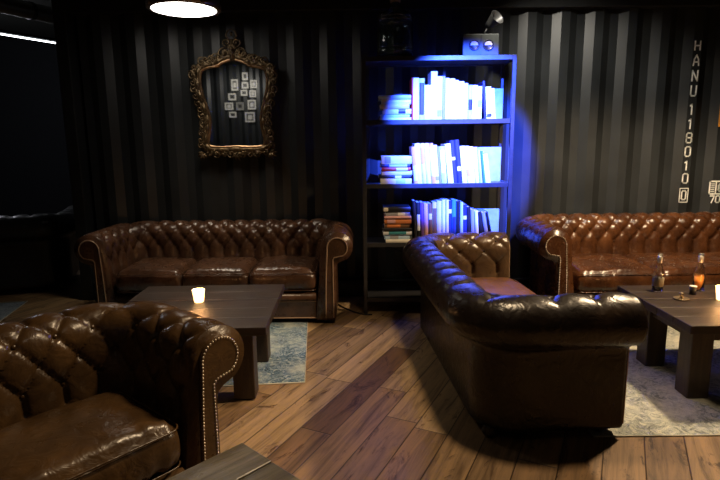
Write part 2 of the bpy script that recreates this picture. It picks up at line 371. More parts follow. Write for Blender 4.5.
def chesterfield(name, label, cat, loc, rz, W, D, H, lea, ncush, a=.14, b=.083, rows=4, t0off=.035, outk=.65, tb=.15, uc=.165, r=.115, zb=.06,
                 seat=.43, cush_h=.17, step=.013, amp=.020, lean=.0, nails='nail', arm_lea=None, buttons=True, cush_lea=None, far_lea=None, rho=.07, npx=0):
    root = thing(name, label, cat, loc, rz)
    P, L_ = profile(H, tb, uc, r, zb); prof = resample(P, L_, step)
    # arclength at the crest
    tcrest = min(prof, key=lambda p: -p[1])[2]
    wi = W/2 - tb; yf = -D/2; yb = D/2 - tb
    # inner path
    pts = []   # (pos, outward normal, s)
    def seg(p, q, nrm, st=step):
        n = max(2, int((Vector(q)-Vector(p)).length/st))
        return [(Vector(p).lerp(Vector(q), i/n), Vector(nrm)) for i in range(n)]
    path = seg((-wi, yf), (-wi, yb-rho), (-1, 0))
    na = 14
    for i in range(na): an = PI - (PI/2)*i/na; path.append((Vector((-wi+rho, yb-rho)) + rho*Vector((math.cos(an), math.sin(an))), Vector((math.cos(an), math.sin(an)))))
    path += seg((-wi+rho, yb), (wi-rho, yb), (0, 1))
    for i in range(na): an = PI/2 - (PI/2)*i/na; path.append((Vector((wi-rho, yb-rho)) + rho*Vector((math.cos(an), math.sin(an))), Vector((math.cos(an), math.sin(an)))))
    path += seg((wi, yb-rho), (wi, yf), (1, 0)); path.append((Vector((wi, yf)), Vector((1, 0))))
    # arclength on a line half way up the padding
    S = [0]
    for (p, n1), (q, n2) in zip(path, path[1:]): S.append(S[-1] + ((q+n2*.06)-(p+n1*.06)).length)
    def idx_of(sx):   # corner midpoints
        return min(range(len(path)), key=lambda i: (path[i][1]-Vector((sx*.7071, .7071))).length)
    iL, iR = idx_of(-1), idx_of(1)
    sL, sR, sE = S[iL], S[iR], S[-1]
    nA = max(2, round((sL-.02)/a)); nB = max(3, round((sR-sL)/a))
    def pcoord(s):
        if s <= sL: return 2*nA*(s-.0)/sL
        if s <= sR: return 2*nA + 2*nB*(s-sL)/(sR-sL)
        return 2*nA + 2*nB + 2*nA*(s-sR)/(sE-sR)
    t0 = tcrest - t0off; tmax = (rows-1)*b
    tseat = None
    for u, z, t in prof:
        if z > seat-.03: tseat = t; break
    tout = tcrest + r*R(115)
    def disp(s, t, k=1.0):
        p = pcoord(s); q = max(0, min(rows-1, (t0-t)/b)); U = (p+q)/2; Vv = (p-q)/2
        h = (abs(math.sin(PI*U))*abs(math.sin(PI*Vv)))**.36
        wgt = 1.0
        if t > t0: wgt = (1 - sstep(t0+.03, tout, t))*(1-outk*sstep(t0, t0+.06, t))
        if t < tseat: wgt = sstep(tseat-.16, tseat, t)
        fold = min(abs(math.sin(PI*U)), abs(math.sin(PI*Vv)))
        fe = sstep(0, .05, min(s, sE-s))
        # button dimples
        cU, cV = round(U), round(Vv)
        dd = ((U-cU)**2 + (Vv-cV)**2)
        dip = 0
        if 0 <= (t0-t)/b + .8 and (t0-t)/b <= rows-.2: dip = math.exp(-dd/.012)
        wob = .003*noise.noise(Vector((s*9, t*9, W))) + .0012*noise.noise(Vector((s*30, t*30, W*3)))
        return (amp*(h-.45)*wgt - .010*dip*wgt - .005*math.exp(-(fold/.14)**2)*wgt)*fe + wob*wgt
    # profile normals
    NP = []
    for i in range(len(prof)):
        p, q = prof[max(0, i-1)], prof[min(len(prof)-1, i+1)]
        du, dz = q[0]-p[0], q[1]-p[1]; l = math.hypot(du, dz) or 1; NP.append((-dz/l, du/l))
    def place(pi, u, z, s):
        pos, nrm = path[pi]; y0 = pos + nrm*u
        fr = 1 - sstep(0, .18, min(s, sE-s)) if abs(nrm.x) > .99 else 0
        return Vector((y0.x, y0.y - lean*fr*((z/H)**2), z))
    V = []; m = len(prof)
    for i in range(len(path)):
        for j, (u, z, t) in enumerate(prof):
            d = disp(S[i], t); V.append(place(i, u + NP[j][0]*d, z + NP[j][1]*d, S[i]))
    def piece(nm, i0, i1, mat, capf=None):
        VV = V[i0*m:(i1+1)*m]; F = []
        for i in range(i1-i0):
            for j in range(m-1): F.append((i*m+j, i*m+j+1, (i+1)*m+j+1, (i+1)*m+j))
            F.append((i*m+m-1, i*m, (i+1)*m, (i+1)*m+m-1))
        if capf == 0: F.append(tuple(range(m))[::-1])
        if capf == 1: F.append(tuple((i1-i0)*m + k for k in range(m)))
        return mesh(nm, VV, F, mat, root)
    al = arm_lea or lea
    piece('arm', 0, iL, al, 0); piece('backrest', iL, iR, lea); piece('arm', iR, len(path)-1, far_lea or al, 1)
    # buttons
    if buttons:
        def find(pv):
            if pv <= 2*nA: s = pv/(2*nA)*sL
            elif pv <= 2*nA+2*nB: s = sL + (pv-2*nA)/(2*nB)*(sR-sL)
            else: s = sR + (pv-2*nA-2*nB)/(2*nA)*(sE-sR)
            return s
        key = (lea.name,)
        if key not in btn_cache:
            mb = MB().ball((0,0,0), .0095, 8, 6, (1,1,.55)); o = mb.build('button', lea, None, smooth=True)
            btn_cache[key] = o.data; bpy.data.objects.remove(o)
        for j in range(rows):
            for pv in range(1, 2*(2*nA+nB)):
                if (pv + j) % 2: continue
                s = find(pv); t = t0 - j*b
                if s < .05 or s > sE-.05: continue
                i = min(range(len(S)), key=lambda k: abs(S[k]-s)); jj = min(range(m), key=lambda k: abs(prof[k][2]-t))
                c = V[i*m+jj]; n3 = Vector((path[i][1].x*NP[jj][0], path[i][1].y*NP[jj][0], NP[jj][1])).normalized()
                o = bpy.data.objects.new('button', btn_cache[key]); C.collection.objects.link(o); o.parent = root
                o.location = c + n3*.004; o.rotation_euler = n3.to_track_quat('Z', 'Y').to_euler()
    # arm front panels
    zc = H-r; rp = r-.034
    for sx in (-1, 1):
        def outline(off):
            R_ = rp-off; o = [(.066+off, zb+.012+off)]
            ul = .066+off
            o += [(ul+(uc-rp-.066)*(k/8)**2, zb+.012+(zc-.03-zb)*k/8) for k in range(1, 9)]
            a0 = 176
            a1 = -55
            for k in range(25): an = R(a0+(a1-a0)*k/24); o.append((uc+R_*math.cos(an), zc+R_*math.sin(an)))
            ur = tb-.012-off
            o += [(ur+.012, zc-R_*.98), (ur, zc-R_*1.2)]
            o += [(ur, zc-R_*1.2+(zb+.012+off-zc+R_*1.2)*k/6) for k in range(1, 7)]
            return o
        def to3(u, z, y):
            return (sx*(wi+u), yf - lean*((z/H)**2) + y, z)
        ol = outline(0); n = len(ol); ol2 = outline(.006)
        VV = [to3(u, z, .004) for u, z in ol] + [to3(u, z, -.010) for u, z in ol] + [to3(u, z, -.014) for u, z in ol2]
        FF = [tuple(2*n+i for i in range(n))]
        for lv in (0, n):
            for i in range(n): j = (i+1) % n; FF.append((lv+i, lv+j, lv+n+j, lv+n+i))
        if sx > 0: FF = [f[::-1] for f in FF]
        pn = mesh('arm_panel', VV, FF, al, root, smooth=False)
        # nailhead trim
        path2 = outline(.007); LL = [0]
        for p, q in zip(path2, path2[1:]): LL.append(LL[-1]+math.hypot(q[0]-p[0], q[1]-p[1]))
        if nails == 'nail':
            mb = MB(); sp_ = .0125; nn = int(LL[-1]/sp_); k = 0
            for i in range(nn+1):
                t = LL[-1]*i/nn
                while k < len(LL)-2 and LL[k+1] < t: k += 1
                f = (t-LL[k])/(LL[k+1]-LL[k]); u = path2[k][0]+(path2[k+1][0]-path2[k][0])*f; z = path2[k][1]+(path2[k+1][1]-path2[k][1])*f
                mb.ball(to3(u, z, -.015), .0046, 7, 5, (1, .7, 1))
            mb.build('nailhead_trim', M_nail, pn, smooth=True)
        elif nails:
            MB().tube([to3(u, z, -.014) for u, z in path2], .0048, 6).build('piping', M_piping, pn, smooth=True)
    # seat base
    zr = seat-cush_h-.01
    sb = MB(); sb.box(-wi-.006, wi+.006, yf+.012, yb+.03, zb, zr-.02)
    base = sb.build('seat_base', lea, root, bevel=.02, seg=3)
    sb = MB(); sb.tube([(-wi, yf+.014, zr-.035), (wi, yf+.014, zr-.035)], .030, 14); sb.build('front_rail', lea, root, smooth=True)
    if nails:
        MB().tube([(-wi-.04, yf+.008, zb+.014), (wi+.04, yf+.008, zb+.014)], .0042, 6).tube([(-wi, yf+.010, zr-.074), (wi, yf+.010, zr-.074)], .0035, 6).build('rail_piping', M_piping, root, smooth=True)
    # cushions
    cw = 2*wi/ncush; cl = cush_lea or lea; depth = yb - yf + .0
    for i in range(ncush):
        Vc, Fc = cushion_mesh(cw-.006, depth, cush_h, i*3.7+W*5, puff=.028, res=.016)
        M_ = Matrix.Translation((-wi+cw*(i+.5), (yf+yb)/2-.012, seat-cush_h/2-.01))
        cu = mesh('seat_cushion', [M_ @ v for v in Vc], Fc, cl, root)
        # piping round the upper and lower front edge
        mb = MB()
        for zz in (cush_h/2-.018, -cush_h/2+.018):
            pp = []; hx, hy = (cw-.006)/2-.004, depth/2-.004
            for cx_, cy_, a0 in ((hx-.04, hy-.04, 0), (-hx+.04, hy-.04, 90), (-hx+.04, -hy+.04, 180), (hx-.04, -hy+.04, 270)):
                for k in range(6): an = R(a0+k*18); pp.append((cx_+.044*math.cos(an), cy_+.044*math.sin(an)-(.004), zz))
            mb.tube([M_ @ Vector(p) for p in pp], .0034, 6, closed=True)
        mb.build('piping', cl, cu, smooth=True)
    for sx in (-1, 1):
        for yy in (yf+.07, D/2-.07):
            MB().lathe([(.022, 0), (.032, .012), (.036, zb*.5), (.028, zb*.85), (.034, zb+.01)], 14, (sx*(W/2-.08), yy, 0)).build('foot', M_foot, root, smooth=True)
    return root

chesterfield('sofa', 'brown three seat buttoned leather sofa below the ornate mirror', 'sofa', (-1.085, 3.92+.33, 0), 0, 1.80, .66, .705, M_lea_left, 3, a=.134, amp=.027, zb=.035, nails='pipe')
chesterfield('sofa', 'cognac brown buttoned leather sofa behind the table with the bottles', 'sofa', (2.47, 3.78+.39, 0), 0, 2.12, .78, .728, M_lea_right, 3, a=.132, amp=.028, nails='nail')
chesterfield('sofa', 'dark brown two seat buttoned sofa seen side on in front of the bookshelf', 'sofa', (.795, 3.06, .009), R(94.2), 1.63, .66, .682, M_lea_mid, 2, a=.152, b=.085, t0off=.02, outk=.6, amp=.018, zb=.04, seat=.40, lean=.0, rho=.06, nails='pipe', step=.011, cush_lea=M_lea_tan, far_lea=M_lea_lit)
chesterfield('armchair', 'olive brown buttoned leather armchair with nailhead trim nearest the camera at left', 'armchair', (-1.045, 1.648, 0), R(50), .92, .60, .72, M_lea_chair, 1, a=.145, b=.095, rows=4, t0off=.025, outk=.45, amp=.019, step=.009, nails='nail', seat=.44)
chesterfield('sofa', 'black leather sofa in the dark far left corner beside the brown sofa', 'sofa', (-3.67, 5.02, 0), R(200), 1.7, .72, .74, M_lea_black, 2, a=.15, nails=None, step=.02)

# ------------------------------------------------------------------ tables
def low_table(label, cx, cy, wx, wy, h, rz, mtop, mleg, inset=(.09, .12), lw=.115, npl=5, th=.045):
    zo = .0085 if npl == 5 else 0; h -= zo
    root = thing('coffee_table', label, 'table', (cx, cy, zo), rz)
    mb = MB(); pw = wy/npl
    for i in range(npl):
        y0 = -wy/2+i*pw; mb.box(-wx/2, wx/2, y0+.0012, y0+pw-.0012, h-th+.001*(i % 2), h-.001*((i*7) % 3))
    mb.build('tabletop', mtop, root, bevel=.004)
    ap = MB(); ix, iy = inset; ix += .02; iy += .02
    ap.box(-wx/2+ix, wx/2-ix, -wy/2+iy, -wy/2+iy+.03, h-th-.085, h-th); ap.box(-wx/2+ix, wx/2-ix, wy/2-iy-.03, wy/2-iy, h-th-.085, h-th)
    ap.box(-wx/2+ix, -wx/2+ix+.03, -wy/2+iy+.03, wy/2-iy-.03, h-th-.085, h-th); ap.box(wx/2-ix-.03, wx/2-ix, -wy/2+iy+.03, wy/2-iy-.03, h-th-.085, h-th)
    ap.build('apron', mleg, root, bevel=.003)
    ix -= .02; iy -= .02
    for sx in (-1, 1):
        for sy in (-1, 1):
            x = sx*(wx/2-ix-lw/2); y = sy*(wy/2-iy-lw/2)
            MB().box(x-lw/2, x+lw/2, y-lw/2, y+lw/2, 0, h-th).build('leg', mleg, root, bevel=.006)
    return root
low_table('dark square wooden coffee table with one lit candle before the brown sofa', -.925, 2.985, .88, .85, .45, R(1.5), M_table, M_tleg)
low_table('dark wooden coffee table carrying two bottles and a candle at the right', 2.08, 2.905, .93, .77, .45, 0, M_table, M_tleg, inset=(.09, .12))
low_table('grey weathered wooden table corner at the bottom edge beside the armchair', -.355, 1.10, .60, .60, .45, R(47), M_ntable, M_ntable, inset=(.05, .05), npl=4)

# ------------------------------------------------------------------ bookshelf
RX0, RX1, RY0, RY1 = .025, 1.172, 4.15, 4.50
rack = thing('bookshelf', 'tall black open steel shelving rack filled with books against the container wall', 'bookshelf', (0, 0, 0))
ZS = [1.965, 1.505, 1.025, .565]
for x in (RX0, RX1-.03):
    for y in (RY0, RY1-.03):
        MB().box(x, x+.03, y, y+.03, 0, 1.978).build('upright', M_steel, rack, bevel=.003)
for z in ZS + [.12]:
    sh = MB().box(RX0+.03, RX1-.03, RY0+.004, RY0+.010, z-.022, z+.012).box(RX0+.03, RX1-.03, RY1-.010, RY1-.004, z-.022, z+.012)
    sh.box(RX0+.004, RX0+.010, RY0+.03, RY1-.03, z-.022, z+.012).box(RX1-.010, RX1-.004, RY0+.03, RY1-.03, z-.022, z+.012)
    sh.box(RX0+.010, RX1-.010, RY0+.010, RY1-.010, z-.012, z)
    sh.build('shelf', M_steel, rack, bevel=.0015)
MB().tube([(RX0+.015, RY1-.02, .15), (RX1-.015, RY1-.02, .55)], .005, 6).tube([(RX0+.015, RY1-.014, .55), (RX1-.015, RY1-.014, .15)], .005, 6).build('cross_brace', M_steel, rack, smooth=True)

for z, zt_, x0_ in ((ZS[1], 1.765, .90), (ZS[2], 1.305, .86), (ZS[3], .80, .74)):
    MB().box(x0_, RX1-.012, RY1-.040, RY1-.034, z+.001, zt_).build('back_panel', M_panel, rack)
# books
bookmats = {}
COL = {'white': (.75, .75, .74), 'cream': (.66, .60, .48), 'pale blue': (.42, .58, .72), 'dark blue': (.02, .03, .14), 'black': (.012, .012, .015), 'red': (.5, .035, .02),
       'orange': (.62, .20, .06), 'brown': (.16, .08, .04), 'pink': (.65, .35, .34), 'grey': (.30, .31, .33), 'teal': (.05, .25, .28), 'yellow': (.65, .5, .15), 'purple': (.13, .06, .25)}
for k, c in COL.items(): bookmats[k] = flat('book_cover_' + k.replace(' ', '_'), c, .45, noise_amt=.06)
def book(label, group, col, t, h, d, loc, tilt=0, lying=False, band=None, rz=0, yaw=0):
    # local: spine faces -y, thickness along x, height along z, standing on z=0
    root = thing('book', label, 'book', loc, 0, group)
    c = .0022; mb = MB()
    mb.box(-t/2, -t/2+c, .002, d, 0, h); mb.box(t/2-c, t/2, .002, d, 0, h)
    # rounded spine
    n = 6; poly = []
    V = []; F = []
    for k in range(n+1):
        x = -t/2 + t*k/n; y = -.004*math.sin(PI*k/n)*min(1, t/.02)
        V += [(x, y, 0), (x, y, h), (x, y+c+.001, 0), (x, y+c+.001, h)]
    for k in range(n):
        a = 4*k; F += [(a, a+4, a+5, a+1), (a+2, a+3, a+7, a+6), (a, a+2, a+6, a+4), (a+1, a+5, a+7, a+3)]
    mb.add(V, F); mb.build('cover', bookmats[col], root)
    MB().box(-t/2+c, t/2-c, .004, d-.005, .004, h-.004).build('page_block', M_page, root)
    if band:
        bc, z0, z1 = band; V = []; F = []
        for k in range(n+1):
            x = -t*.42 + t*.84*k/n; y = -.0012-.004*math.sin(PI*(k/n*.84+.08))*min(1, t/.02)
            V += [(x, y, h*z0), (x, y, h*z1)]
        for k in range(n): F.append((2*k, 2*k+2, 2*k+3, 2*k+1))
        mesh('spine_label', V, F, bookmats[bc], root)
    if lying: root.rotation_euler = (0, R(90), yaw)
    else: root.rotation_euler = (0, tilt, yaw)
    return root
ordn = ['first', 'second', 'third', 'fourth', 'fifth', 'sixth', 'seventh', 'eighth', 'ninth', 'tenth', 'eleventh', 'twelfth', 'thirteenth', 'fourteenth', 'fifteenth', 'sixteenth', 'seventeenth', 'eighteenth', 'nineteenth', 'twentieth', 'twenty-first', 'twenty-second']
def stack(z0, x0, spec, shelf):
    z = z0; n = len(spec)
    for i, (col, t, h, dx, band) in enumerate(spec):
        pos = 'bottom' if i == 0 else ('top' if i == n-1 else ordn[i] + ' from the bottom')
        # lying: rotate about Y by 90: local z -> world x, local x -> world -z
        book(f'{col} book lying flat, {pos} of the stack on the {shelf} shelf', f'books stacked flat on the {shelf} shelf', col, t, h, .20, (x0+dx, RY0+.05+.01*((i*5) % 3), z+t/2), lying=True, band=band)
        z += t + .0006
def row(z0, x0, spec, shelf):
    x = x0; prev = 0
    for i, (col, t, h, tilt, band) in enumerate(spec):
        t *= .935; h *= .97
        a_ = R(tilt); c, s_ = math.cos(a_), math.sin(a_)
        if i and abs(tilt-prev) > .5:   # leave room for the change of lean
            x += abs(math.sin(R(tilt)) - math.sin(R(prev)))*h*.98 if (tilt < prev) else .002
        foot = x + t*c/2 + .0003
        zlift = abs(t/2*s_)
        book(f'{col} book standing {ordn[i]} from the left in the row on the {shelf} shelf', f'books standing on the {shelf} shelf', col, t, h, .19+.004*((i*3) % 5), (foot, RY0+.045+.006*((i*7) % 4), z0+zlift+.0005), tilt=a_, band=band)
        x += t/c + .0008; prev = tilt
    return x
b1 = ('dark blue', .55, .8); bw = ('white', .55, .85); bk = ('black', .3, .6)
stack(ZS[1]+.0005, .165, [('white', .030, .235, .0, None), ('pale blue', .026, .22, .005, None), ('white', .038, .215, .02, b1), ('cream', .034, .22, .0, None), ('white', .036, .225, .012, None), ('pale blue', .03, .245, -.01, None)], 'top')
row(ZS[1]+.0005, .402, [('red', .012, .33, 0, None), ('white', .046, .33, 0, None), ('pale blue', .044, .325, 0, ('dark blue', .15, .9)), ('white', .048, .275, 0, None), ('cream', .052, .375, 0, None), ('white', .042, .34, 0, ('grey', .1, .25)), ('grey', .022, .34, 0, None), ('white', .03, .325, 0, None), ('cream', .045, .32, 0, None), ('white', .03, .31, 0, None), ('white', .044, .30, 0, None), ('cream', .03, .285, 0, None), ('pale blue', .036, .27, 0, bk), ('white', .044, .27, 0, None), ('white', .032, .26, 0, ('grey', .4, .6)), ('dark blue', .018, .30, -4, None), ('white', .045, .255, -4, ('dark blue', .1, .2)), ('white', .03, .245, -4, None)], 'top')
stack(ZS[2]+.0005, .165, [('white', .048, .24, .0, ('pale blue', .5, .8)), ('black', .026, .25, -.012, ('white', .5, .7)), ('white', .032, .235, .01, None), ('red', .026, .22, .012, ('white', .5, .9)), ('dark blue', .026, .23, .0, ('pale blue', .3, .9)), ('white', .06, .235, .008, ('grey', .1, .3))], 'middle')
row(ZS[2]+.0005, .425, [('pink', .03, .30, -5, ('white', .1, .5)), ('white', .042, .325, -5, None), ('cream', .034, .325, -5, ('pink', .5, .9)), ('white', .036, .325, -5, None), ('pink', .034, .325, -5, ('white', .2, .9)), ('white', .032, .31, -5, ('grey', .1, .2)), ('grey', .016, .30, -5, None), ('pale blue', .044, .30, -5, ('white', .3, .9)), ('white', .046, .32, -6, None), ('dark blue', .036, .345, -6, ('white', .55, .62)), ('dark blue', .036, .35, -6, ('white', .3, .4)), ('white', .04, .30, -6, None), ('white', .034, .30, -6, ('pink', .2, .4)), ('cream', .034, .295, -6, None), ('white', .03, .29, -6, None), ('pale blue', .024, .27, -6, None), ('teal', .018, .26, -7, None), ('white', .04, .235, -8, None)], 'middle')
stack(ZS[3]+.0005, .185, [('cream', .028, .215, .02, None), ('pale blue', .036, .22, .01, ('grey', .2, .5)), ('white', .034, .225, .0, ('teal', .2, .8)), ('black', .020, .225, .0, None), ('brown', .034, .21, .01, ('orange', .1, .6)), ('orange', .040, .215, .01, ('pink', .1, .4)), ('pink', .018, .21, .01, None), ('grey', .034, .19, .02, ('white', .5, .8)), ('black', .036, .215, .0, ('cream', .02, .18))], 'lower')
row(ZS[3]+.0005, .432, [('black', .022, .345, -3, None), ('black', .03, .33, -2, ('white', .3, .7)), ('purple', .030, .33, -2, None), ('pink', .034, .32, -2, None), ('brown', .030, .32, -2, ('cream', .6, .75)), ('yellow', .036, .33, -1, ('brown', .1, .85)), ('cream', .040, .34, -1, None), ('white', .028, .35, -1, None), ('cream', .026, .35, -1, None), ('dark blue', .028, .34, -1, ('white', .7, .8)), ('teal', .034, .35, -1, ('dark blue', .2, .6)), ('black', .030, .34, -1, None), ('pale blue', .024, .33, -1, None), ('dark blue', .034, .31, -2, ('white', .6, .7)), ('black', .028, .29, -2, None), ('grey', .03, .27, -3, None), ('white', .026, .26, -4, None), ('black', .034, .25, -9, None), ('grey', .03, .245, -10, None), ('black', .02, .25, -12, None)], 'lower')

# ------------------------------------------------------------------ things on the rack
dj = thing('glass_demijohn', 'large clear glass demijohn bottle on top of the rack at its left end', 'bottle', (.285, 4.31, ZS[0]+.013))
mg, nt, bb = NT('demijohn_glass'); bb.inputs['Base Color'].default_value = (.75, .88, .82, 1); bb.inputs['Roughness'].default_value = .04; bb.inputs['Transmission Weight'].default_value = 1; bb.inputs['IOR'].default_value = 1.45
prof = [(.10, 0), (.128, .012), (.134, .05), (.134, .25), (.128, .29), (.10, .33), (.06, .355), (.036, .375), (.032, .42)]
inner = [(.0275, .42), (.031, .378), (.055, .35), (.095, .325), (.122, .287), (.128, .25), (.128, .05), (.12, .018), (.0001, .014)]
MB().lathe([(.0001, 0)] + prof + inner, 40).build('glass_body', mg, dj, smooth=True)
MB().lathe([(.036, .405), (.040, .41), (.040, .43), (.036, .435), (.0001, .437)], 20).build('stopper', flat('pale_cork', (.30, .22, .16), .6), dj, smooth=True)
mb = MB()
for zz in (.05, .075, .27, .295):
    mb.tube([((.1355)*math.cos(2*PI*k/40), .1355*math.sin(2*PI*k/40), zz) for k in range(40)], .0025, 5, closed=True)
mb.build('glass_ribs', mg, dj, smooth=True)

bx = thing('metal_control_box', 'small dark metal box with two round dials on top of the rack', 'box', (.912, 4.26, ZS[0]+.013), 0)
MB().box(-.135, .135, -.07, .10, 0, .155).build('case', flat('dark_grey_case', (.035, .04, .04), .5), bx, bevel=.006)
MB().box(-.004, .004, -.0725, -.069, .01, .145).build('panel_seam', M_black, bx)
for x in (-.05, .055):
    Mx = Matrix.Translation((x, -.070, .075)) @ Matrix.Rotation(R(90), 4, 'X')
    d = MB().lathe([(.0001, .003), (.030, .003), (.033, .006), (.037, .008), (.040, .004), (.040, 0)], 24, M=Mx).build('dial', M_black, bx, smooth=True)
    MB().add([Mx @ Vector((.029*math.cos(R(q)), .029*math.sin(R(q))-.002, .005)) for q in range(0, 181, 12)], [tuple(range(16))]).build('dial_lit_half', flat('lit_dial', (.5, .48, .5), .5), d)  # pale half disc stands in for the lit half of the round dial
dl = thing('spot_lamp', 'small grey metal spot lamp on a bent arm behind the box with dials', 'lamp', (1.0, 4.42, ZS[0]+.013))
MB().lathe([(.045, 0), (.045, .012), (.02, .02), (.0001, .021)], 20).build('base', M_steel, dl, smooth=True)
MB().tube([(0, 0, .015), (-.02, -.01, .12), (-.015, -.02, .20), (.01, -.03, .245)], .009, 8).build('arm', M_black, dl, smooth=True)
Mh = Matrix.Translation((.03, -.05, .27)) @ Matrix.Rotation(R(35), 4, 'Z') @ Matrix.Rotation(R(62), 4, 'X')
MB().lathe([(.0001, -.05), (.028, -.045), (.036, -.01), (.056, .06), (.060, .065), (.054, .062), (.03, .0), (.0001, -.005)], 22, M=Mh).build('lamp_head', flat('grey_lamp_metal', (.10, .10, .10), .35, .5), dl, smooth=True)

# cable on the floor
tag(MB().tube([(-.19, 4.40, .006), (-.12, 4.28, .006), (-.06, 4.20, .006), (.0, 4.14, .006), (.04, 4.12, .006), (.09, 4.12, .006)], .006, 6).build('cable', M_black, smooth=True), 'thin dark cable on the floor between the brown sofa and the rack foot', 'cable')

# ------------------------------------------------------------------ ornate mirror
mir = thing('ornate_mirror', 'ornate carved antique gold framed mirror hanging above the brown sofa', 'mirror', (-1.040, 4.70, 1.648))
def qx(px): return (px-202)/378.0
def qz(py): return (285-py)/378.0
half = [(202, 402), (160, 404), (120, 401), (114, 385), (121, 350), (124, 320), (116, 280), (104, 240), (99, 205), (104, 172), (125, 162), (150, 158), (172, 146), (202, 138)]
def smooth_poly(pts, n=6):
    out = []; m = len(pts)
    for i in range(m):
        p0, p1, p2, p3 = [Vector(pts[(i+k-1) % m]) for k in range(4)]
        for j in range(n):
            t = j/n; out.append(.5*((2*p1) + (-p0+p2)*t + (2*p0-5*p1+4*p2-p3)*t*t + (-p0+3*p1-3*p2+p3)*t**3))
    return out
full = [(qx(x), qz(y)) for x, y in half] + [(-qx(x), qz(y)) for x, y in half[-2:0:-1]]
ol = smooth_poly(full, 6)
n = len(ol)
MB().prism([(p.x, p.y) for p in ol][::-1], -.024, -.014).build('mirror_glass', M_mirror, mir)
def offset_outline(d):
    out = []
    for i in range(n):
        t = (ol[(i+1) % n]-ol[i-1]).normalized(); nn = Vector((-t.y, t.x))
        if nn.dot(ol[i] - Vector((0, -.05))) < 0: nn = -nn
        out.append(ol[i] + nn*d)
    return out
o1 = offset_outline(.006)
MB().tube([(p.x, -.032, p.y) for p in o1], .010, 8, closed=True).build('inner_rim', M_rimgold, mir, smooth=True)
o2 = offset_outline(.040); mb = MB()
mb.tube([(p.x, -.022, p.y) for p in offset_outline(.030)], [.022+.005*math.sin(i*1.1) for i in range(n)], 9, closed=True)
mb.tube([(p.x, -.016, p.y) for p in offset_outline(.052)], [.018+.008*abs(math.sin(i*.55)) for i in range(n)], 8, closed=True)
mb.build('frame', M_gold, mir, smooth=True)
def spiral(mb, c, r0, turns, ang, hand, rad, y=-.03):
    pts = []; rr = []; m = 22
    for k in range(m):
        t = k/(m-1); a_ = ang + hand*turns*2*PI*t; r_ = r0*(1-t)**.8 + .003
        pts.append((c[0]+r_*math.cos(a_), y-.012*t, c[1]+r_*math.sin(a_))); rr.append(rad*(.45+.8*math.sin(PI*min(1, t*.9+.08))))
    mb.tube(pts, rr, 6); mb.ball((pts[-1][0], pts[-1][1]-.003, pts[-1][2]), rad*1.25, 7, 5)
rnd = random.Random(3)
orn = MB(); o3 = offset_outline(.068)
for i in range(0, n, 3):
    p = o3[i]; t = (o3[(i+1) % n]-o3[i-1]); ang = math.atan2(t.y, t.x)
    hand = 1 if (i//3) % 2 else -1
    spiral(orn, (p.x, p.y), .024+.010*rnd.random(), 1.15, ang+rnd.uniform(-.5, .5), hand, .0065+.002*rnd.random())
    q = o2[(i+1) % n]; orn.ball((q.x, -.036, q.y), .010, 7, 5, (1, .8, 1.3))
# leaf sprays at the corners
for cx_, cz_, base_ang in ((qx(95), qz(425), 225), (-qx(95), qz(425), -45), (qx(85), qz(175), 150), (-qx(85), qz(175), 30), (0, qz(425), 270)):
    for k in range(5):
        a_ = R(base_ang + (k-2)*32); L2 = .070 - .008*abs(k-2)
        orn.tube([(cx_+L2*f*math.cos(a_+.35*f), -.026-.014*math.sin(PI*f), cz_+L2*f*math.sin(a_+.35*f)) for f in (0, .25, .5, .75, 1)], [.005, .011, .012, .008, .003], 7)
orn.build('carved_scrolls', M_gold, mir, smooth=True)
cr = MB()
for sx in (-1, 1):
    spiral(cr, (sx*.060, qz(112)), .055, 1.3, R(90 if sx > 0 else 90), -sx, .010)
    spiral(cr, (sx*.040, qz(72)), .036, 1.2, R(260), sx, .008)
    spiral(cr, (sx*.105, qz(128)), .035, 1.2, R(60 if sx > 0 else 120), sx, .008)
    spiral(cr, (sx*.155, qz(140)), .030, 1.2, R(60 if sx > 0 else 120), -sx, .007)
    cr.tube([(sx*.02, -.03, qz(60)), (sx*.045, -.035, qz(48)), (sx*.03, -.03, qz(30)), (0, -.03, qz(22))], [.008, .009, .008, .004], 7)
for k in range(7):
    a_ = R(90+(k-3)*26); cr.tube([(.05*f*math.cos(a_), -.03-.012*math.sin(PI*f), qz(95)+.062*f*math.sin(a_)) for f in (0, .33, .66, 1)], [.006, .012, .011, .003], 7)
cr.ball((0, -.045, qz(96)), .020, 10, 7); cr.ball((0, -.035, qz(40)), .013, 8, 6, (1, .8, 1.6)); cr.tube([(0, -.022, qz(140)), (0, -.022, qz(60))], [.03, .016], 8)
cr.xf(Matrix.Translation((0,0,qz(140))) @ Matrix.Diagonal((1.0, 1, .80, 1)) @ Matrix.Translation((0,0,-qz(140)))); cr.build('crest', M_gold, mir, smooth=True)

# pictures on the wall behind the camera, seen in the mirror
pics = [((240, 180), 22, 28), ((207, 208), 26, 42), ((240, 209), 26, 24), ((268, 205), 26, 30), ((237, 233), 26, 22), ((265, 236), 26, 26), ((199, 246), 30, 26), ((189, 276), 32, 28), ((224, 276), 30, 30), ((262, 271), 32, 36), ((201, 303), 28, 22), ((256, 311), 38, 38)]
words = ['white framed small picture at the top of the group reflected in the mirror', 'tall white framed picture at the upper left of the reflected group', 'small framed picture just below the topmost one in the mirror', 'framed picture at the upper right of the reflected group',
         'small square framed picture in the middle of the reflected group', 'framed picture on the right, third one down, in the mirror', 'wide framed picture below the tall one in the mirror', 'framed picture furthest left in the reflected group', 'dark framed picture in the lower centre of the reflected group',
         'framed portrait picture low on the right in the mirror', 'small wide framed picture at the lower left of the reflected group', 'largest square framed picture at the bottom right of the reflected group']
th_, ro_ = R(10.2), R(.65)
